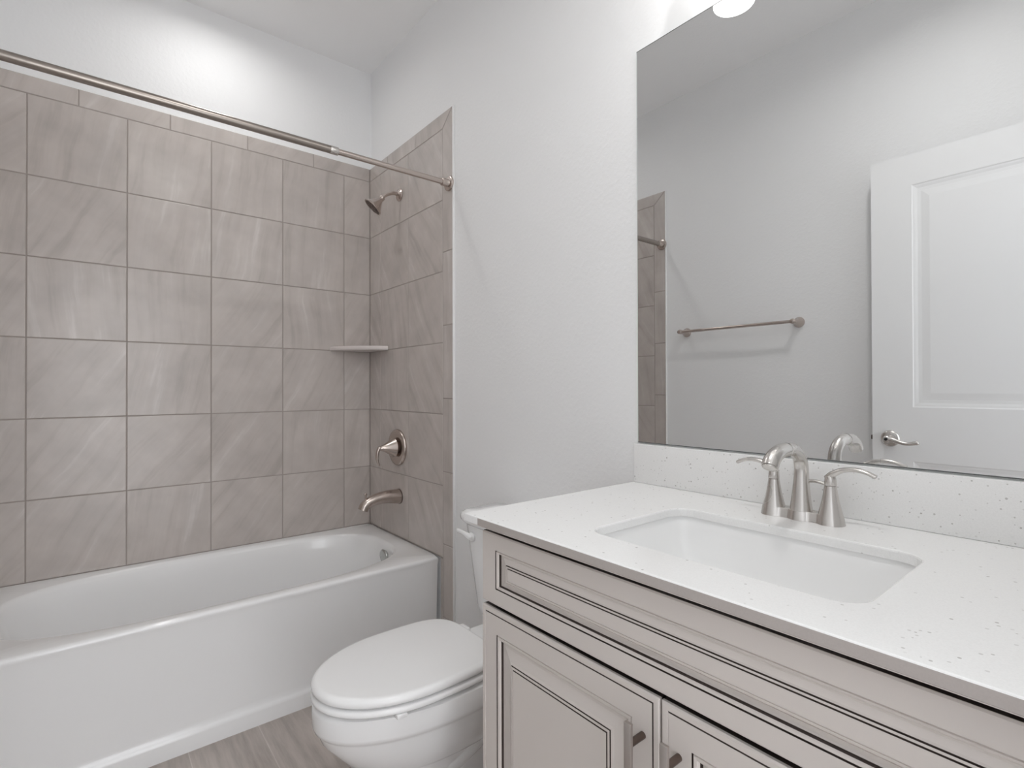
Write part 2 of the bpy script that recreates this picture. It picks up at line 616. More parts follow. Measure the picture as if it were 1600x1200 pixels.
# outer skin from the floor up: kick band, apron, rolled rim
def outer(front, z, rad=0.006, dx=0.0):
    return rect_ring(TX0 + dx, TX1 - dx, TY0 + front, TY1, z, rad)
rings.append(outer(0.000, 0.0))
rings.append(outer(0.000, 0.046))
rings.append(outer(0.001, 0.053))
rings.append(outer(0.005, 0.058))
rings.append(outer(0.009, 0.064))
rings.append(outer(0.0100, 0.080))
rings.append(outer(0.006, 0.385))
rings.append(outer(0.003, 0.400, 0.008))
rings.append(outer(0.001, 0.4075, 0.010))
rings.append(outer(0.003, 0.4135, 0.012, 0.001))
rings.append(outer(0.008, 0.4175, 0.014, 0.003))
rings.append(outer(0.014, TUB_H, 0.016, 0.006))
# ledge and basin
for a, b, e, z in ((0.655, 0.311, 3.1, 0.4185), (0.648, 0.306, 3.1, 0.4165), (0.642, 0.300, 3.1, 0.411), (0.636, 0.294, 3.1, 0.400)):
    rings.append(sup_ring(cx, cy, a, b, e, z))
for a0, a1, b, e, z in ((0.622, 0.628, 0.286, 3.1, 0.36), (0.585, 0.618, 0.275, 3.1, 0.28), (0.535, 0.606, 0.262, 3.1, 0.20), (0.495, 0.590, 0.246, 3.0, 0.14), (0.455, 0.565, 0.222, 2.9, 0.105), (0.38, 0.50, 0.18, 2.7, 0.088), (0.22, 0.32, 0.10, 2.4, 0.082)):
    # sloped backrest on the left end, steeper drain end on the right
    rings.append(sup_ring(cx + (a1 - a0) / 2, cy, (a0 + a1) / 2, b, e, z))
loft(bm, rings, True, True)
obj('tub_shell', bm, M_TUB, tub, 40)
# overflow plate on the drain end wall
bm = nb()
oc = Vector((-0.1090, -0.392, 0.362))
lathe(bm, oc + Vector((0.012, 0, 0)), (-1, 0, -0.10), [(0, .030), (.010, .036), (.013, .0355), (.016, .032), (.0175, .022), (.018, .0)], 40)
obj('overflow_plate', bm, M_CHROME, tub, label='round chrome overflow plate')
bm = nb()
lathe(bm, (-0.25, cy, 0.080), (0, 0, 1), [(0, .034), (.004, .034), (.006, .030), (.006, .02), (.014, .018), (.018, .01), (.018, 0)], 36)
obj('drain', bm, M_CHROME, tub, label='chrome drain stopper')

# ------------------------------------------------------------------ shower rod
RY, RZ = -0.775, 1.9555
rod = thing('shower_rod', 'long brushed nickel tension rod spanning the tub alcove', 'shower rod', (XL, RY, RZ))
obj('rod_tube', cyl(nb(), (XL + 0.02, RY, RZ), (-0.478, RY, RZ), 0.0132), M_ROD, rod, label='thicker dark nickel length of the rod')
obj('inner_tube', cyl(nb(), (-0.50, RY, RZ), (-0.012, RY, RZ), 0.0105), M_WARM, rod, label='thinner telescoping length of the rod')
obj('collar', cyl(nb(), (-0.490, RY, RZ), (-0.462, RY, RZ), 0.0140, 32, 0.001), M_NICKEL, rod)
def flange(x, d):
    bm = nb()
    lathe(bm, (x, RY, RZ), (d, 0, 0), [(0, .030), (.004, .0305), (.008, .029), (.010, .025), (.0105, .0165), (.012, .0155), (.036, .0150), (.038, .0135), (.039, .011)], 40)
    obj('end_flange', bm, M_WARM, rod)
flange(0.0, -1)
flange(XL, 1)

# ------------------------------------------------------------------ shower head
sh = thing('shower_fixture', 'small cone shaped brushed nickel shower head high on the tiled side wall', 'shower head', (0, -0.338, 2.036))
bm = nb()
lathe(bm, (0, -0.338, 2.036), (-1, 0, 0), [(0, .029), (.003, .030), (.007, .027), (.012, .017), (.015, .012), (.016, .0)], 36)
obj('escutcheon', bm, M_WARM, sh)
bm = nb()
tube(bm, [(-.005, -.338, 2.036), (-.030, -.338, 2.037), (-.050, -.338, 2.031), (-.074, -.338, 2.018), (-.090, -.336, 2.002)], [.0085] * 5, 18)
obj('arm', bm, M_WARM, sh)
hd = Vector((-0.62, 0.25, -0.74)).normalized()
hb = Vector((-.086, -.338, 2.006))
bm = nb()
lathe(bm, hb, hd, [(0, .011), (.002, .0135), (.012, .0140), (.014, .0125), (.018, .0135), (.030, .0195), (.055, .0355), (.062, .0425), (.067, .0460), (.0705, .0465), (.0712, .042), (.069, .041)], 40, cap1=True)
hh = obj('head', bm, M_WARM, sh)
bm = nb()
lathe(bm, hb + hd * .0692, hd, [(0, .0405), (.0012, .040), (.0016, .0)], 36)
d_, u_, v_ = frame_of(hd)
for rr_, k_ in ((.013, 6), (.024, 12), (.034, 18)):
    for i in range(k_):
        a = 2 * PI * i / k_
        p = hb + hd * .0703 + (u_ * math.cos(a) + v_ * math.sin(a)) * rr_
        lathe(bm, p, hd, [(0, .0017), (.0022, .0013)], 8)
obj('spray_face', bm, M_POST, hh, label='dark spray face with small nozzles')

# ------------------------------------------------------------------ mixing valve
vz, vy = 0.842, -0.320
va = thing('shower_valve', 'round brushed nickel shower valve plate with a cone lever handle', 'shower valve', (0, vy, vz))
bm = nb()
lathe(bm, (0, vy, vz), (-1, 0, 0), [(0, .085), (.004, .086), (.010, .0845), (.014, .080), (.0155, .074), (.0145, .060), (.013, .03), (.013, .0)], 64)
obj('valve_plate', bm, M_WARM, va)
bm = nb()
lathe(bm, (-.012, vy, vz), (-1, 0, 0), [(0, .030), (.010, .030), (.012, .020)], 40)
obj('handle_base', bm, M_POST, va)
bm = nb()
lathe(bm, (-.022, vy, vz + .001), (-1, 0, 0), [(0, .040), (.001, .0445), (.003, .0450), (.018, .0355), (.042, .0215), (.060, .0130), (.072, .0095), (.076, .0070), (.077, 0)], 40)
hdl = obj('handle', bm, M_WARM, va)
bm = nb()
tube(bm, [(-.085, vy, vz + .004), (-.098, vy, vz + .001), (-.106, vy, vz - .018), (-.108, vy, vz - .042), (-.104, vy, vz - .064), (-.098, vy, vz - .076)], [(.0100, .0085), (.0100, .0085), (.0095, .0075), (.009, .0060), (.008, .0050), (.007, .004)], 16, up=(1, 0, 0.01), round_ends=True)
obj('lever', bm, M_WARM, hdl)

# ------------------------------------------------------------------ tub spout
spz, spy = 0.611, -0.330
sp = thing('tub_spout', 'curved brushed nickel tub spout with a pull up diverter above the bathtub', 'tub spout', (0, spy, spz))
bm = nb()
tube(bm, [(-.001, spy, spz), (-.035, spy, spz + .004), (-.075, spy, spz + .006), (-.115, spy, spz + .002), (-.150, spy, spz - .008), (-.172, spy, spz - .022), (-.181, spy, spz - .040)],
     [(.033, .0335), (.0320, .0320), (.0295, .0285), (.0270, .0255), (.0250, .0235), (.0240, .0225), (.0235, .0220)], 36, n=8)
obj('spout_body', bm, M_WARM, sp)
bm = nb()
lathe(bm, (-.004, spy, spz), (1, 0, 0), [(0, .0352), (.0035, .0352)], 36)
obj('wall_ring', bm, M_POST, sp)
bm = nb()
lathe(bm, (-.166, spy, spz + .004), (-0.10, 0, 1), [(0, .004), (.012, .004), (.020, .0048), (.024, .0075), (.030, .0075), (.032, .005), (.032, 0)], 18)
obj('diverter_knob', bm, M_WARM, sp)

# ------------------------------------------------------------------ corner shelf
bm = nb()
Rsh = 0.212
def shelf_ring(r, z):
    pts = [Vector((-0.0005, -0.0005, z))]
    for i in range(25):
        a = i / 24 * PI / 2
        e = 2.0
        # shallow bulging front edge
        q = 0.72 + 0.28 * 1.0
        x, y = r * math.cos(a), r * math.sin(a)
        lin = r * math.cos(a) / (math.cos(a) + math.sin(a)), r * math.sin(a) / (math.cos(a) + math.sin(a))
        w = 0.45
        pts.append(Vector((-(lin[0] * w + x * (1 - w)) - 0.0005, -(lin[1] * w + y * (1 - w)) - 0.0005, z)))
    return pts
loft(bm, [shelf_ring(Rsh - .010, 1.3085), shelf_ring(Rsh - .002, 1.3105), shelf_ring(Rsh, 1.316), shelf_ring(Rsh, 1.323), shelf_ring(Rsh - .002, 1.3285), shelf_ring(Rsh - .008, 1.330)])
o = obj('corner_shelf', bm, new_mat('shelf_ceramic', (0.66, 0.61, 0.59, 1), 0.25), None, 30, base=(0, 0, 1.3085))
tagset(o, 'pale ceramic corner shelf set into the tiled corner above the bathtub', 'corner shelf')

# ------------------------------------------------------------------ toilet
TY = -1.341
toi = thing('toilet', 'white two piece toilet with closed lid between bathtub and vanity', 'toilet', (-0.35, TY, 0))
NT = 72
def egg(xf, xb, hw, z, wide=0.42, eb=2.6, ef=2.05):
    """egg outline: xf front tip, xb back, hw half-width; widest at fraction 'wide' from the back"""
    xm = xb + (xf - xb) * wide
    out = []
    for i in range(NT):
        t = 2 * PI * i / NT
        c, s = math.cos(t), math.sin(t)
        e = ef if c > 0 else eb
        k = (abs(c) ** e + abs(s) ** e) ** (-1 / e)
        L = (xf - xm) if c > 0 else (xm - xb)
        x = xm + L * c * k if c > 0 else xm + L * c * k
        out.append(Vector((x, TY + hw * s * k, z)))
    return out
bm = nb()
loft(bm, [
    egg(-.600, -.200, .110, 0.0, .45, 2.6, 2.6), egg(-.603, -.198, .114, .012, .45, 2.6, 2.6), egg(-.608, -.200, .108, .035, .45, 2.6, 2.6), egg(-.612, -.205, .104, .10, .45, 2.6, 2.6),
    egg(-.620, -.205, .105, .165, .45, 2.6, 2.5), egg(-.628, -.200, .110, .190, .45, 2.6, 2.4), egg(-.640, -.198, .122, .2005, .45), egg(-.652, -.195, .132, .212, .44), egg(-.684, -.190, .151, .250, .43),
    egg(-0.7125, -.190, .157, .285, .42), egg(-0.7205, -.190, .161, .306, .42), egg(-0.7230, -.190, .162, .3115, .42), egg(-0.7295, -.190, .1675, .3165, .42), egg(-0.7320, -.190, .1695, .326, .42),
    egg(-0.7320, -.190, .1695, .362, .42), egg(-0.7295, -.192, .168, .370, .42), egg(-0.7215, -.197, .161, .3735, .42)])
# rear deck that carries the tank
deck = nb()
box(deck, (-.330, TY - .125, .300), (-.030, TY + .125, .3745), .022, 4)
me_ = bpy.data.meshes.new('tmp'); deck.to_mesh(me_); deck.free(); bm.from_mesh(me_); bpy.data.meshes.remove(me_)
# exposed trapway loops and foot
tube(bm, [(-.490, TY, .17), (-.420, TY, .155), (-.345, TY, .190), (-.275, TY, .235), (-.205, TY, .225), (-.175, TY, .150), (-.185, TY, .06), (-.19, TY, 0.002)],
     [(.095, .05), (.108, .060), (.116, .064), (.118, .064), (.116, .062), (.110, .06), (.105, .058), (.110, .062)], 28)
box(bm, (-.400, TY - .118, 0.0), (-.130, TY + .118, .030), .012, 3)
obj('bowl', bm, M_CHINA, toi, 50)
# seat and lid
def slab(z0, z1, xf, xb, hw, r, wide=.47, eb=4.2, dome=0.0):
    b = nb()
    rings = []
    h = z1 - z0
    for k in range(5):
        a = k / 4 * PI / 2
        d = r * (1 - math.sin(a))
        rings.append((d, z0 + r * (1 - math.cos(a)) * 0.6))
    for k in range(7):
        a = k / 6 * PI / 2
        rings.append((r * (1 - math.cos(a)) * 1.25, z1 - r + r * math.sin(a)))
    rr = [egg(xf + d, xb - d, hw - d, z, wide, eb) for d, z in rings]
    for q, dz in ((.80, .35), (.5, .8), (.2, 1.0)):
        d = r * 1.25
        rr.append(egg((xf + xb) / 2 + (xf + d - (xf + xb) / 2) * q, (xf + xb) / 2 + (xb - d - (xf + xb) / 2) * q, (hw - d) * q, z1 + dome * dz, wide, eb))
    loft(b, rr)
    return b
obj('seat', slab(.3810, .3975, -.7340, -.275, .1695, .0085), M_SEAT, toi, 50)
obj('lid', slab(.4005, .4235, -.7325, -.278, .1685, .0125, dome=.0035), M_SEAT, toi, 50)
for yy in (-.073, .073):
    b = nb()
    box(b, (-.292, TY + yy - .022, .374), (-.252, TY + yy + .022, .408), .008, 3)
    obj('hinge', b, M_SEAT, toi)
for xx, yy in ((-.585, -.150), (-.585, .150)):
    b = nb()
    box(b, (xx - .014, TY + yy - .009, .3725), (xx + .012, TY + yy + .0085, .3815), .002)
    obj('bumper', b, M_SEAT, toi)
# tank
bm = nb()
def tank_ring(x0, x1, hw, z, rad):
    cxx, hx = (x0 + x1) / 2, (x1 - x0) / 2
    out = []
    for i in range(72):
        t = 2 * PI * i / 72
        a = math.atan2(math.sin(t) * hw, math.cos(t) * hx)
        px, py = rrect_point(a, hx, hw, rad)
        out.append(Vector((cxx + px, TY + py, z)))
    return out
loft(bm, [tank_ring(-.130, -.025, .120, .3745, .03), tank_ring(-.150, -.020, .148, .384, .035), tank_ring(-.160, -.016, .161, .400, .036), tank_ring(-.163, -.014, .167, .42, .034),
          tank_ring(-.170, -.010, .187, .55, .030), tank_ring(-.177, -.008, .203, .665, .028), tank_ring(-.178, -.008, .204, .676, .028)])
obj('tank', bm, M_CHINA, toi, 45)
bm = nb()
loft(bm, [tank_ring(-.178, -.006, .205, .675, .028), tank_ring(-.186, -.005, .213, .682, .03), tank_ring(-.194, -.004, .219, .692, .034), tank_ring(-.196, -.003, .222, .700, .036),
          tank_ring(-.196, -.003, .222, .708, .036), tank_ring(-.192, -.005, .218, .715, .036), tank_ring(-.178, -.012, .210, .7215, .034), tank_ring(-.14, -.05, .16, .7235, .03)])
obj('tank_lid', bm, M_CHINA, toi, 45)
lv = nb()
lathe(lv, (-.176, TY + .152, .642), (-1, 0, 0), [(0, .015), (.006, .0155), (.010, .013), (.012, .010), (.014, 0)], 28)
lev = obj('flush_lever', lv, M_SEAT, toi)
lv = nb()
tube(lv, [(-.186, TY + .152, .642), (-.196, TY + .162, .650), (-.199, TY + .182, .655), (-.198, TY + .204, .655)], [(.009, .010), (.007, .0085), (.006, .0075), (.006, .008)], 16, round_ends=True)
obj('lever_arm', lv, M_SEAT, lev)

# ------------------------------------------------------------------ vanity cabinet
CY0, CY1 = -1.717, -2.566           # left and right ends of the doors
FX = -0.520                         # front face of doors
VY0, VY1 = -1.7175, -2.600
CT_Z0, CT_Z1 = 0.8550, 0.871
van = thing('vanity_cabinet', 'greige vanity cabinet with brown glazed panels under the white countertop', 'vanity cabinet', (-0.25, -2.155, 0))
bm = nb()
# open-topped carcass: sides, back, bottom, face frame, toe kick
box(bm, (FX + .020, VY0 - .018, .09), (WX - .002, VY0 - .001, CT_Z0 - .001))
box(bm, (FX + .020, VY1, .09), (WX - .002, VY1 + .017, CT_Z0 - .001))
box(bm, (-.005, VY1 + .017, .09), (WX - .002, VY0 - .018, CT_Z0 - .001))
box(bm, (FX + .020, VY1 + .017, .09), (-.005, VY0 - .018, .108))
box(bm, (FX - .025, VY1 + .002, CT_Z0 - .0042), (FX + .038, VY0 - .001, CT_Z0 - .0005), .0012)
box(bm, (-.44, VY1 + .002, 0), (-.425, VY0 - .002, .09))
obj('carcass', bm, M_CAB, van)

def panel_front(y0, y1, z0, z1, steps):
    """nested rectangular profile; steps = (inset y, inset z, outward depth, material of the band leading to it)"""
    b = nb()
    rings = []
    for iy, iz, dep, mt in steps:
        x = FX + .018 - dep
        rings.append(([b.verts.new((x, y, z)) for y, z in ((y0 - iy, z0 + iz), (y1 + iy, z0 + iz), (y1 + iy, z1 - iz), (y0 - iy, z1 - iz))], mt))
    for (r1, _), (r2, mt), (k2, _a, _b, _c) in zip(rings, rings[1:], steps[1:]):
        for i in range(4):
            j = (i + 1) % 4
            f = b.faces.new((r1[i], r1[j], r2[j], r2[i]))
            # shade put into the glaze: only groove sides that light and view darken
            f.material_index = mt
            if mt == 1 and k2 > .005 and i not in ((0, 3) if .02 < k2 < .062 else (1, 2)):
                f.material_index = 0
    b.faces.new(rings[-1][0])
    b.faces.new(rings[0][0])
    return b
G = 1
DOOR = [(0, 0, 0, 0), (0, 0, .0110, G), (0, 0, .0155, 0), (.0022, .0022, .018, 0), (.0095, .0095, .018, 0), (.0103, .0103, .0168, G), (.0112, .0112, .0168, G), (.012, .012, .0178, G),  # dark side band paints the shade in the gap between fronts
        (.0475, .0475, .018, 0), (.0480, .0480, .0155, G), (.0492, .0492, .0155, G), (.0500, .0500, .0175, G), (.0545, .0545, .0168, 0), (.0575, .0575, .0140, 0),
        (.0580, .0580, .0100, G), (.0596, .0596, .0100, G), (.066, .066, .0102, 0), (.084, .084, .0140, 0), (.0890, .0890, .0162, 0), (.0892, .0892, .0150, G), (.0906, .0906, .0150, G),
        (.0910, .0910, .0168, G), (.0950, .0950, .0172, 0), (.0955, .0955, .0160, G), (.0965, .0965, .0160, G), (.0972, .0972, .0176, G)]
DR = [(0, 0, 0, 0), (0, 0, .0150, G), (0, 0, .0160, 0), (.0022, .0022, .018, 0), (.0440, .0315, .018, 0), (.0445, .0320, .0155, G), (.0456, .0331, .0155, G), (.0464, .0339, .0175, G), (.0500, .0365, .0166, 0), (.0520, .0380, .0145, 0),  # dark drawer edge stands in for the shaded gap under the counter
      (.0525, .0385, .0105, G), (.0540, .0398, .0105, G), (.060, .0425, .0108, 0), (.0710, .0500, .0145, 0), (.0735, .0520, .0162, 0), (.0738, .0523, .0150, G), (.0750, .0534, .0150, G), (.0756, .0540, .0168, G),
      (.0790, .0566, .0172, 0), (.0795, .0570, .0160, G), (.0805, .0579, .0160, G), (.0812, .0586, .0176, G)]
obj('drawer_front', panel_front(CY0, CY1, .6955, .8348, DR), [M_CAB, M_GLAZE_SHADE], van, 0)
DOORS = ((CY0, -2.1395), (-2.1425, CY1))
for i, (a, b_) in enumerate(DOORS):
    d = obj('door', panel_front(a, b_, .105, .6865, DOOR), [M_CAB, M_GLAZE_SHADE], van, 0)
    hy = -2.1115 if i == 0 else -2.1705
    b = nb()
    box(b, (FX - .036, hy - .0060, .510), (FX - .030, hy + .0060, .6535), .001)
    h = obj('handle', b, M_PULL, d, label='flat brushed bar pull')
    for zz in (.622, .541):
        b = nb()
        cyl(b, (FX - .031, hy, zz), (FX + .0005, hy, zz), .0052, 20)
        obj('post', b, M_POST, h)

# ------------------------------------------------------------------ countertop
SCX, SCY, SHX, SHY, SR = -.3150, -2.1560, .1415, .2110, .038
KX0, KX1, KY0, KY1 = -.552, WX - .0005, -2.632, -1.6985
angs = sorted(set([2 * PI * i / 120 for i in range(120)] + [math.atan2(y - SCY, x - SCX) % (2 * PI) for x in (KX0, KX1) for y in (KY0, KY1)]))
def rect_exit(a):
    c, s = math.cos(a), math.sin(a)
    k = min(((KX1 - SCX) / c if c > 1e-9 else (KX0 - SCX) / c if c < -1e-9 else 1e9), ((KY1 - SCY) / s if s > 1e-9 else (KY0 - SCY) / s if s < -1e-9 else 1e9))
    return SCX + c * k, SCY + s * k
hole = [rrect_point(a, SHX, SHY, SR) for a in angs]
def hole_ring(d, z):
    return [Vector((SCX + p[0] * (1 + d / math.hypot(*p)), SCY + p[1] * (1 + d / math.hypot(*p)), z)) for p in hole]
def out_ring(d, z):
    o_ = []
    for a in angs:
        x, y = rect_exit(a)
        x = min(max(x, KX0 + d), KX1)
        y = min(max(y, KY0), KY1 - d)
        o_.append(Vector((x, y, z)))
    return o_
bm = nb()
rings = [hole_ring(0, CT_Z0), hole_ring(0, CT_Z1 - .003), hole_ring(.001, CT_Z1 - .0008), hole_ring(.003, CT_Z1), out_ring(.002, CT_Z1), out_ring(.0005, CT_Z1 - .0008), out_ring(0, CT_Z1 - .002), out_ring(0, CT_Z0 + .001), out_ring(.001, CT_Z0), hole_ring(0, CT_Z0)]
vr = loft(bm, rings, False, False)
bmesh.ops.remove_doubles(bm, verts=bm.verts, dist=1e-6)
bm.faces.ensure_lookup_table()
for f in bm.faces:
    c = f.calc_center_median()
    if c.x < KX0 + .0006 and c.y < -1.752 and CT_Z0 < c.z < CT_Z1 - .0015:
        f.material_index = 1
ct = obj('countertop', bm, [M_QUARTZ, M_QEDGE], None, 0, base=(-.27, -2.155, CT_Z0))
tagset(ct, 'white speckled quartz countertop with front edge painted taupe as shade on the greige vanity', 'countertop')
o = obj('backsplash', box(nb(), (-.010, KY0, CT_Z1 + .0003), (WX - .0005, KY1 - .004, .9735), .0012), M_QUARTZ, None, base=(0, -2.155, CT_Z1))
tagset(o, 'low white speckled quartz backsplash strip below the mirror', 'backsplash')

# ------------------------------------------------------------------ sink
snk = thing('sink', 'white rectangular undermount sink basin set into the countertop', 'sink', (SCX, SCY, .70))
bm = nb()
SA = [2 * PI * i / 96 for i in range(96)]
def s_ring(hx, hy, rad, z, dx=0, dy=0):
    return [Vector((SCX + dx + p[0], SCY + dy + p[1], z)) for p in (rrect_point(math.atan2(math.sin(a) * hy, math.cos(a) * hx), hx, hy, rad) for a in SA)]
zt = CT_Z0 - .0005
loft(bm, [s_ring(.165, .235, .05, zt - .012), s_ring(.165, .235, .05, zt), s_ring(.146, .2155, .042, zt), s_ring(.1445, .214, .041, zt - .003),
          s_ring(.141, .209, .040, zt - .03), s_ring(.134, .199, .042, zt - .065), s_ring(.126, .187, .046, zt - .090), s_ring(.115, .172, .050, zt - .106), s_ring(.095, .148, .055, zt - .115),
          s_ring(.05, .085, .045, zt - .121), s_ring(.02, .02, .0199, zt - .123), s_ring(.02, .02, .0199, zt - .140),
          s_ring(.06, .09, .05, zt - .140), s_ring(.12, .178, .06, zt - .124), s_ring(.138, .204, .05, zt - .09), s_ring(.152, .222, .05, zt - .012)], False, False)
bmesh.ops.remove_doubles(bm, verts=bm.verts, dist=1e-5)
obj('basin', bm, M_SINK, snk, 40)
bm = nb()
lathe(bm, (SCX, SCY, zt - .1235), (0, 0, 1), [(0, .0185), (.002, .023), (.0035, .022), (.004, .017), (.006, .0165), (.007, .012), (.007, 0)], 32)
obj('drain', bm, M_NICKEL, snk, label='brushed nickel drain')

# ------------------------------------------------------------------ basin faucet
fx, fy, fz = -.0800, -2.1520, CT_Z1
fc = thing('faucet', 'brushed nickel two handle faucet with arched spout behind the sink', 'faucet', (fx, fy, fz))
HS = .0510
bm = nb()
# scalloped base plate: three lobes in one outline
def base_ring(grow, z):
    pts = []
    n = 64
    def xw(t):   # half-depth along y offset t
        lobe = lambda c, r: math.sqrt(max(r * r - (t - c) ** 2, 0))
        return max(lobe(-HS, .0225 + grow), lobe(HS, .0225 + grow), lobe(0, .0225 + grow), (.0150 + grow) if abs(t) < HS else 0)
    L = HS + .0225 + grow
    ts = [-L * math.cos(PI * i / n) for i in range(n + 1)]
    for t in ts:
        pts.append(Vector((fx - xw(t), fy + t, z)))
    for t in ts[::-1][1:-1]:
        pts.append(Vector((fx + xw(t), fy + t, z)))
    return pts
loft(bm, [base_ring(.0015, fz + .0002), base_ring(.0010, fz + .002), base_ring(-.0012, fz + .0155), base_ring(-.0022, fz + .0175), base_ring(-.0045, fz + .0182)])
obj('base_plate', bm, M_NICKEL, fc, 40)
bm = nb()
# arched spout: flared column rising, bending forward and down, a little wider at its mouth
tube(bm, [(fx, fy, fz + .016), (fx, fy, fz + .040), (fx + .001, fy, fz + .075), (fx + .001, fy, fz + .100), (fx - .008, fy, fz + .119), (fx - .032, fy, fz + .1335), (fx - .066, fy, fz + .1370), (fx - .098, fy, fz + .1335), (fx - .119, fy, fz + .1240), (fx - .129, fy, fz + .1115)],
     [.0200, .0168, .0135, .0125, .0122, .0122, .0127, .0134, .0140, .0143], 36, up=(1, 0, 0.001), n=9)
so = obj('spout', bm, M_NICKEL, fc, 40)
bm = nb()
dd = Vector((-.54, 0, -.84)).normalized()
lathe(bm, Vector((fx - .1288, fy, fz + .1117)), dd, [(0, .0125), (.0030, .0125), (.0035, .0115), (.0025, .0105), (.0025, 0)], 28)
obj('aerator', bm, M_NICKEL, so)
for sgn in (-1, 1):
    hy = fy + sgn * HS
    bm = nb()
    lathe(bm, (fx, hy, fz + .0172), (0, 0, 1), [(0, .0205), (.010, .0180), (.025, .0145), (.040, .0118), (.0520, .0102), (.0530, .0100)], 40)
    h = obj('handle_body', bm, M_NICKEL, fc, 40)
    bm = nb()
    lathe(bm, (fx, hy, fz + .0700), (0, 0, 1), [(0, .0090), (.0012, .0090)], 32)
    obj('seam_ring', bm, M_POST, h)
    bm = nb()
    lathe(bm, (fx, hy, fz + .0711), (0, 0, 1), [(0, .0101), (.0008, .0103), (.010, .0098), (.015, .0090), (.0175, .0070), (.0180, 0)], 40)
    cp = obj('handle_cap', bm, M_NICKEL, fc, 40)
    bm = nb()
    tube(bm, [(fx + .001, hy - sgn * .006, fz + .0830), (fx, hy + sgn * .004, fz + .0920), (fx - .001, hy + sgn * .020, fz + .1010), (fx - .002, hy + sgn * .040, fz + .1045), (fx - .003, hy + sgn * .058, fz + .1020), (fx - .003, hy + sgn * .073, fz + .0955)],
         [(.0070, .0060), (.0080, .0062), (.0072, .0048), (.0068, .0042), (.0068, .0038), (.0070, .0036)], 20, n=6, round_ends=False)
    obj('lever', bm, M_NICKEL, cp, 40)
bm = nb()
cyl(bm, (fx + .024, fy, fz + .017), (fx + .024, fy, fz + .066), .0028, 16)
tube(bm, [(fx + .024, fy + .004, fz + .066), (fx + .024, fy - .008, fz + .0705), (fx + .023, fy - .021, fz + .0710), (fx + .022, fy - .034, fz + .0690)], [(.0045, .003), (.005, .0035), (.0048, .0032), (.0045, .003)], 14, n=5, round_ends=True)
obj('lift_rod', bm, M_NICKEL, fc, 40)

# ------------------------------------------------------------------ mirror
MX = 0.004
mir = thing('mirror', 'large frameless wall mirror above the vanity backsplash', 'mirror', (MX, -2.15, .974))
MY0, MY1, MZ0, MZ1 = -1.7045, -2.632, .9762, 2.0285
bm = nb()
box(bm, (MX + .0004, MY1, MZ0), (WX - .0003, MY0, MZ1))
obj('glass_body', bm, M_GLASSEDGE, mir)
bm = nb()
E_ = .0026
r1 = [bm.verts.new((MX + .0004, y, z)) for y, z in ((MY0, MZ0), (MY1, MZ0), (MY1, MZ1), (MY0, MZ1))]
r2 = [bm.verts.new((MX, y, z)) for y, z in ((MY0 - E_, MZ0 + .002), (MY1 + .001, MZ0 + .002), (MY1 + .001, MZ1 - E_), (MY0 - E_, MZ1 - E_))]
for i in range(4):
    j = (i + 1) % 4
    f = bm.faces.new((r1[i], r1[j], r2[j], r2[i]))
    f.material_index = 1 if i == 3 else 2  # left edge pale, others dark: bevel reflection and shade put into colour
bm.faces.new(r2)
bm.faces.new(r1)
obj('silvered_face', bm, [M_MIRROR, M_GLASSEDGE, new_mat('painted_edge_shade', (0.10, 0.105, 0.105, 1), 0.3)], mir, 0)

# ------------------------------------------------------------------ vanity light above the mirror
vl = thing('vanity_light', 'nickel vanity light bar with three lit frosted shades above the mirror', 'wall light', (WX, -2.15, 2.24))
bm = nb()
box(bm, (WX - .022, -2.235, 2.205), (WX, -2.065, 2.325), .006, 3)
obj('back_plate', bm, M_NICKEL, vl)
obj('bar', cyl(nb(), (-.072, -2.46, 2.265), (-.072, -1.84, 2.265), .010, 24, .002), M_NICKEL, vl)
bm = nb()
cyl(bm, (WX - .02, -2.15, 2.265), (-.072, -2.15, 2.265), .010, 20)
obj('stem', bm, M_NICKEL, vl)
for yy in (-1.90, -2.15, -2.40):
    bm = nb()
    tube(bm, [(-.072, yy, 2.265), (-.11, yy, 2.272), (-.145, yy, 2.262), (-.148, yy, 2.240)], [.007] * 4, 14)
    lathe(bm, (-.148, yy, 2.208), (0, 0, 1), [(0, .0245), (.030, .0245), (.040, .010), (.040, 0)], 28)
    hol = obj('socket', bm, M_NICKEL, vl)
    bm = nb()
    lathe(bm, (-.148, yy, 2.210), (0, 0, -1), [(0, .030), (.010, .034), (.040, .040), (.070, .045), (.090, .0505), (.092, .049), (.086, .046), (.083, .0)], 36)
    obj('shade', bm, M_SHADE, hol, 40, label='lit frosted glass shade')

# ------------------------------------------------------------------ recessed ceiling lights, the room one added as fill
for (lx, ly), lab in ((TUB_L, 'round white recessed ceiling light over the bathtub'), (ROOM_FILL_POS, 'round white recessed ceiling light added unseen as fill in front of the vanity')):
    t = thing('ceiling_light', lab, 'ceiling light', (lx, ly, CEIL))
    bm = nb()
    lathe(bm, (lx, ly, CEIL), (0, 0, -1), [(0, .090), (.004, .089), (.007, .082), (.007, .072), (.003, .070)], 48, cap0=False, cap1=False)
    obj('trim_ring', bm, M_TRIM, t)
    bm = nb()
    lathe(bm, (lx, ly, CEIL - .0005), (0, 0, -1), [(0, .071), (.0035, .071), (.0040, 0)], 48)
    obj('lens', bm, M_LENS, t)

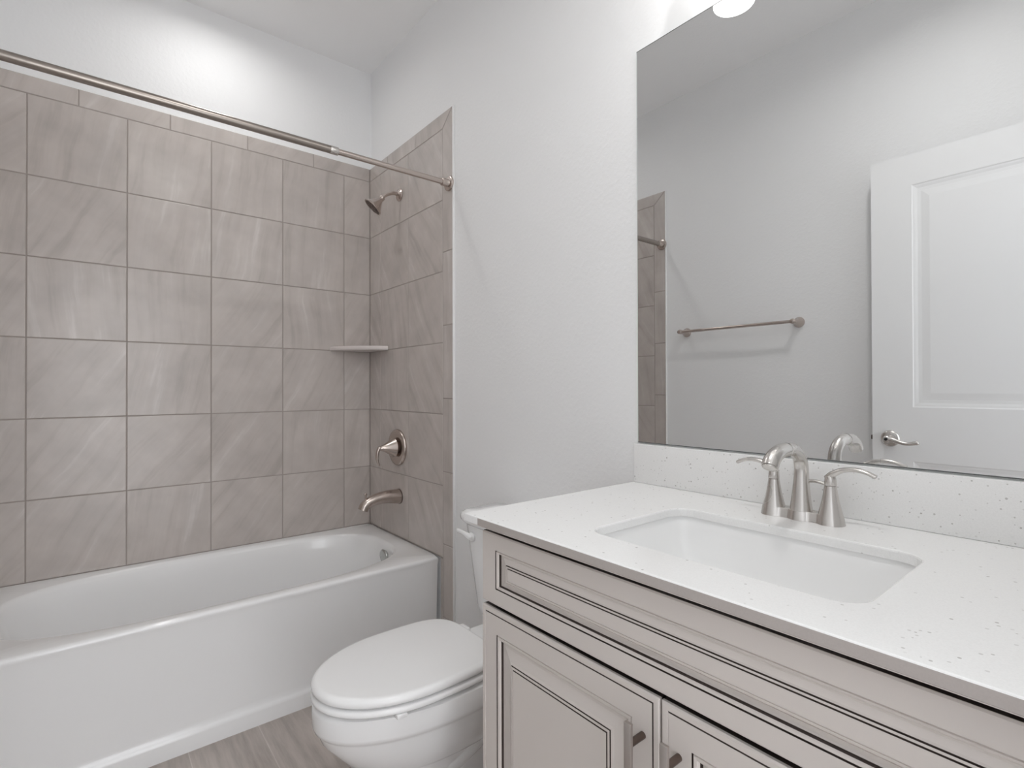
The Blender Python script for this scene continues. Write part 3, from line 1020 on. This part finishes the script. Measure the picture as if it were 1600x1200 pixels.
# ------------------------------------------------------------------ towel bar on the left wall
TBZ = 1.429
tb = thing('towel_bar', 'slim brushed nickel towel bar on the grey wall, seen in the mirror', 'towel bar', (WL, -1.225, TBZ))
tx = WL + .068
obj('bar', cyl(nb(), (tx, -1.540, TBZ), (tx, -0.915, TBZ), .0080, 24), M_WARM, tb)
for yy in (-1.525, -0.930):
    bm = nb()
    lathe(bm, (WL, yy, TBZ), (1, 0, 0), [(0, .025), (.004, .0255), (.009, .0235), (.022, .0150), (.050, .0115), (.066, .0125), (.076, .0120), (.079, .008), (.080, 0)], 36)
    obj('mounting_post', bm, M_WARM, tb)

# ------------------------------------------------------------------ door, swung open flat along the left wall
DFX = WL + .088         # room-side face
DT = .035
DY0, DY1, DZ0, DZ1 = -1.845, -2.606, .012, 2.044
dr = thing('door_1', 'white two panel door standing open against the left wall, seen in the mirror', 'door', (DFX - DT, DY1, DZ0))
dr['kind'] = 'structure'
bm = nb()
def door_side(xf, sg):
    """one face with two sunk panels; sg = direction of outward normal"""
    ys = (DY0, DY0 - .137, DY1 + .137, DY1)
    zs = (DZ0, DZ0 + .24, .828, 1.042, 1.922, DZ1)
    g = {}
    def V(y, z, d=0):
        k = (round(y, 5), round(z, 5), round(d, 5))
        if k not in g:
            g[k] = bm.verts.new((xf - sg * d, y, z))
        return g[k]
    for iy in range(3):
        for iz in range(5):
            y0, y1, z0, z1 = ys[iy], ys[iy + 1], zs[iz], zs[iz + 1]
            if iy == 1 and iz in (1, 3):
                prev = [(y0, z0, 0), (y1, z0, 0), (y1, z1, 0), (y0, z1, 0)]
                for ins, dep in ((.004, .0020), (.010, .0028), (.018, .0046), (.030, .0050), (.040, .0040), (.052, .0026), (.056, .0022)):
                    cur = [(y0 - ins, z0 + ins, dep), (y1 + ins, z0 + ins, dep), (y1 + ins, z1 - ins, dep), (y0 - ins, z1 - ins, dep)]
                    for i in range(4):
                        j = (i + 1) % 4
                        bm.faces.new((V(*prev[i]), V(*prev[j]), V(*cur[j]), V(*cur[i])))
                    prev = cur
                bm.faces.new([V(*q) for q in prev])
            else:
                bm.faces.new((V(y0, z0), V(y1, z0), V(y1, z1), V(y0, z1)))
    return [[V(y, z) for y in ys for z in ()], g]
_, ga = door_side(DFX, 1)
_, gb = door_side(DFX - DT, -1)
ys = (DY0, DY0 - .137, DY1 + .137, DY1)
zs = (DZ0, DZ0 + .24, .828, 1.042, 1.922, DZ1)
K = lambda y, z: (round(y, 5), round(z, 5), 0)
for z in (DZ0, DZ1):
    for a, b_ in zip(ys, ys[1:]):
        bm.faces.new((ga[K(a, z)], ga[K(b_, z)], gb[K(b_, z)], gb[K(a, z)]))
for y in (DY0, DY1):
    for a, b_ in zip(zs, zs[1:]):
        bm.faces.new((ga[K(y, a)], ga[K(y, b_)], gb[K(y, b_)], gb[K(y, a)]))
obj('door_leaf', bm, M_DOOR, dr, 0)
hy, hz = DY0 - .062, .914
bm = nb()
lathe(bm, (DFX, hy, hz), (1, 0, 0), [(0, .0325), (.003, .033), (.007, .031), (.010, .026), (.012, .015), (.040, .0125), (.046, .0135), (.056, .0130), (.0585, .010), (.059, 0)], 40)
dh = obj('door_handle', bm, M_NICKEL, dr, label='brushed nickel lever handle')
bm = nb()
tube(bm, [(DFX + .049, hy + .004, hz), (DFX + .051, hy - .018, hz - .001), (DFX + .052, hy - .045, hz - .010), (DFX + .050, hy - .070, hz - .014), (DFX + .047, hy - .098, hz - .008)],
     [(.0100, .0115), (.0080, .0095), (.0060, .0070), (.0058, .0065), (.0060, .0085)], 18, n=6, round_ends=True)
obj('lever', bm, M_NICKEL, dh)
bm = nb()
lathe(bm, (DFX + .0585, hy, hz), (1, 0, 0), [(0, .0060), (.0015, .0060), (.0016, .003), (.0006, .0025), (.0006, 0)], 20)
obj('lock_button', bm, M_BLACK, dh)
bm = nb()
box(bm, (DFX - .024, DY0 - .001, hz - .009), (DFX - .011, DY0 + .009, hz + .009), .002)
obj('latch', bm, M_POST, dr)
for zz in (.22, 1.03, 1.84):
    bm = nb()
    cyl(bm, (DFX - DT - .006, DY1 - .004, zz), (DFX - DT - .006, DY1 - .004, zz + .09), .006, 16)
    obj('hinge', bm, M_NICKEL, dr)
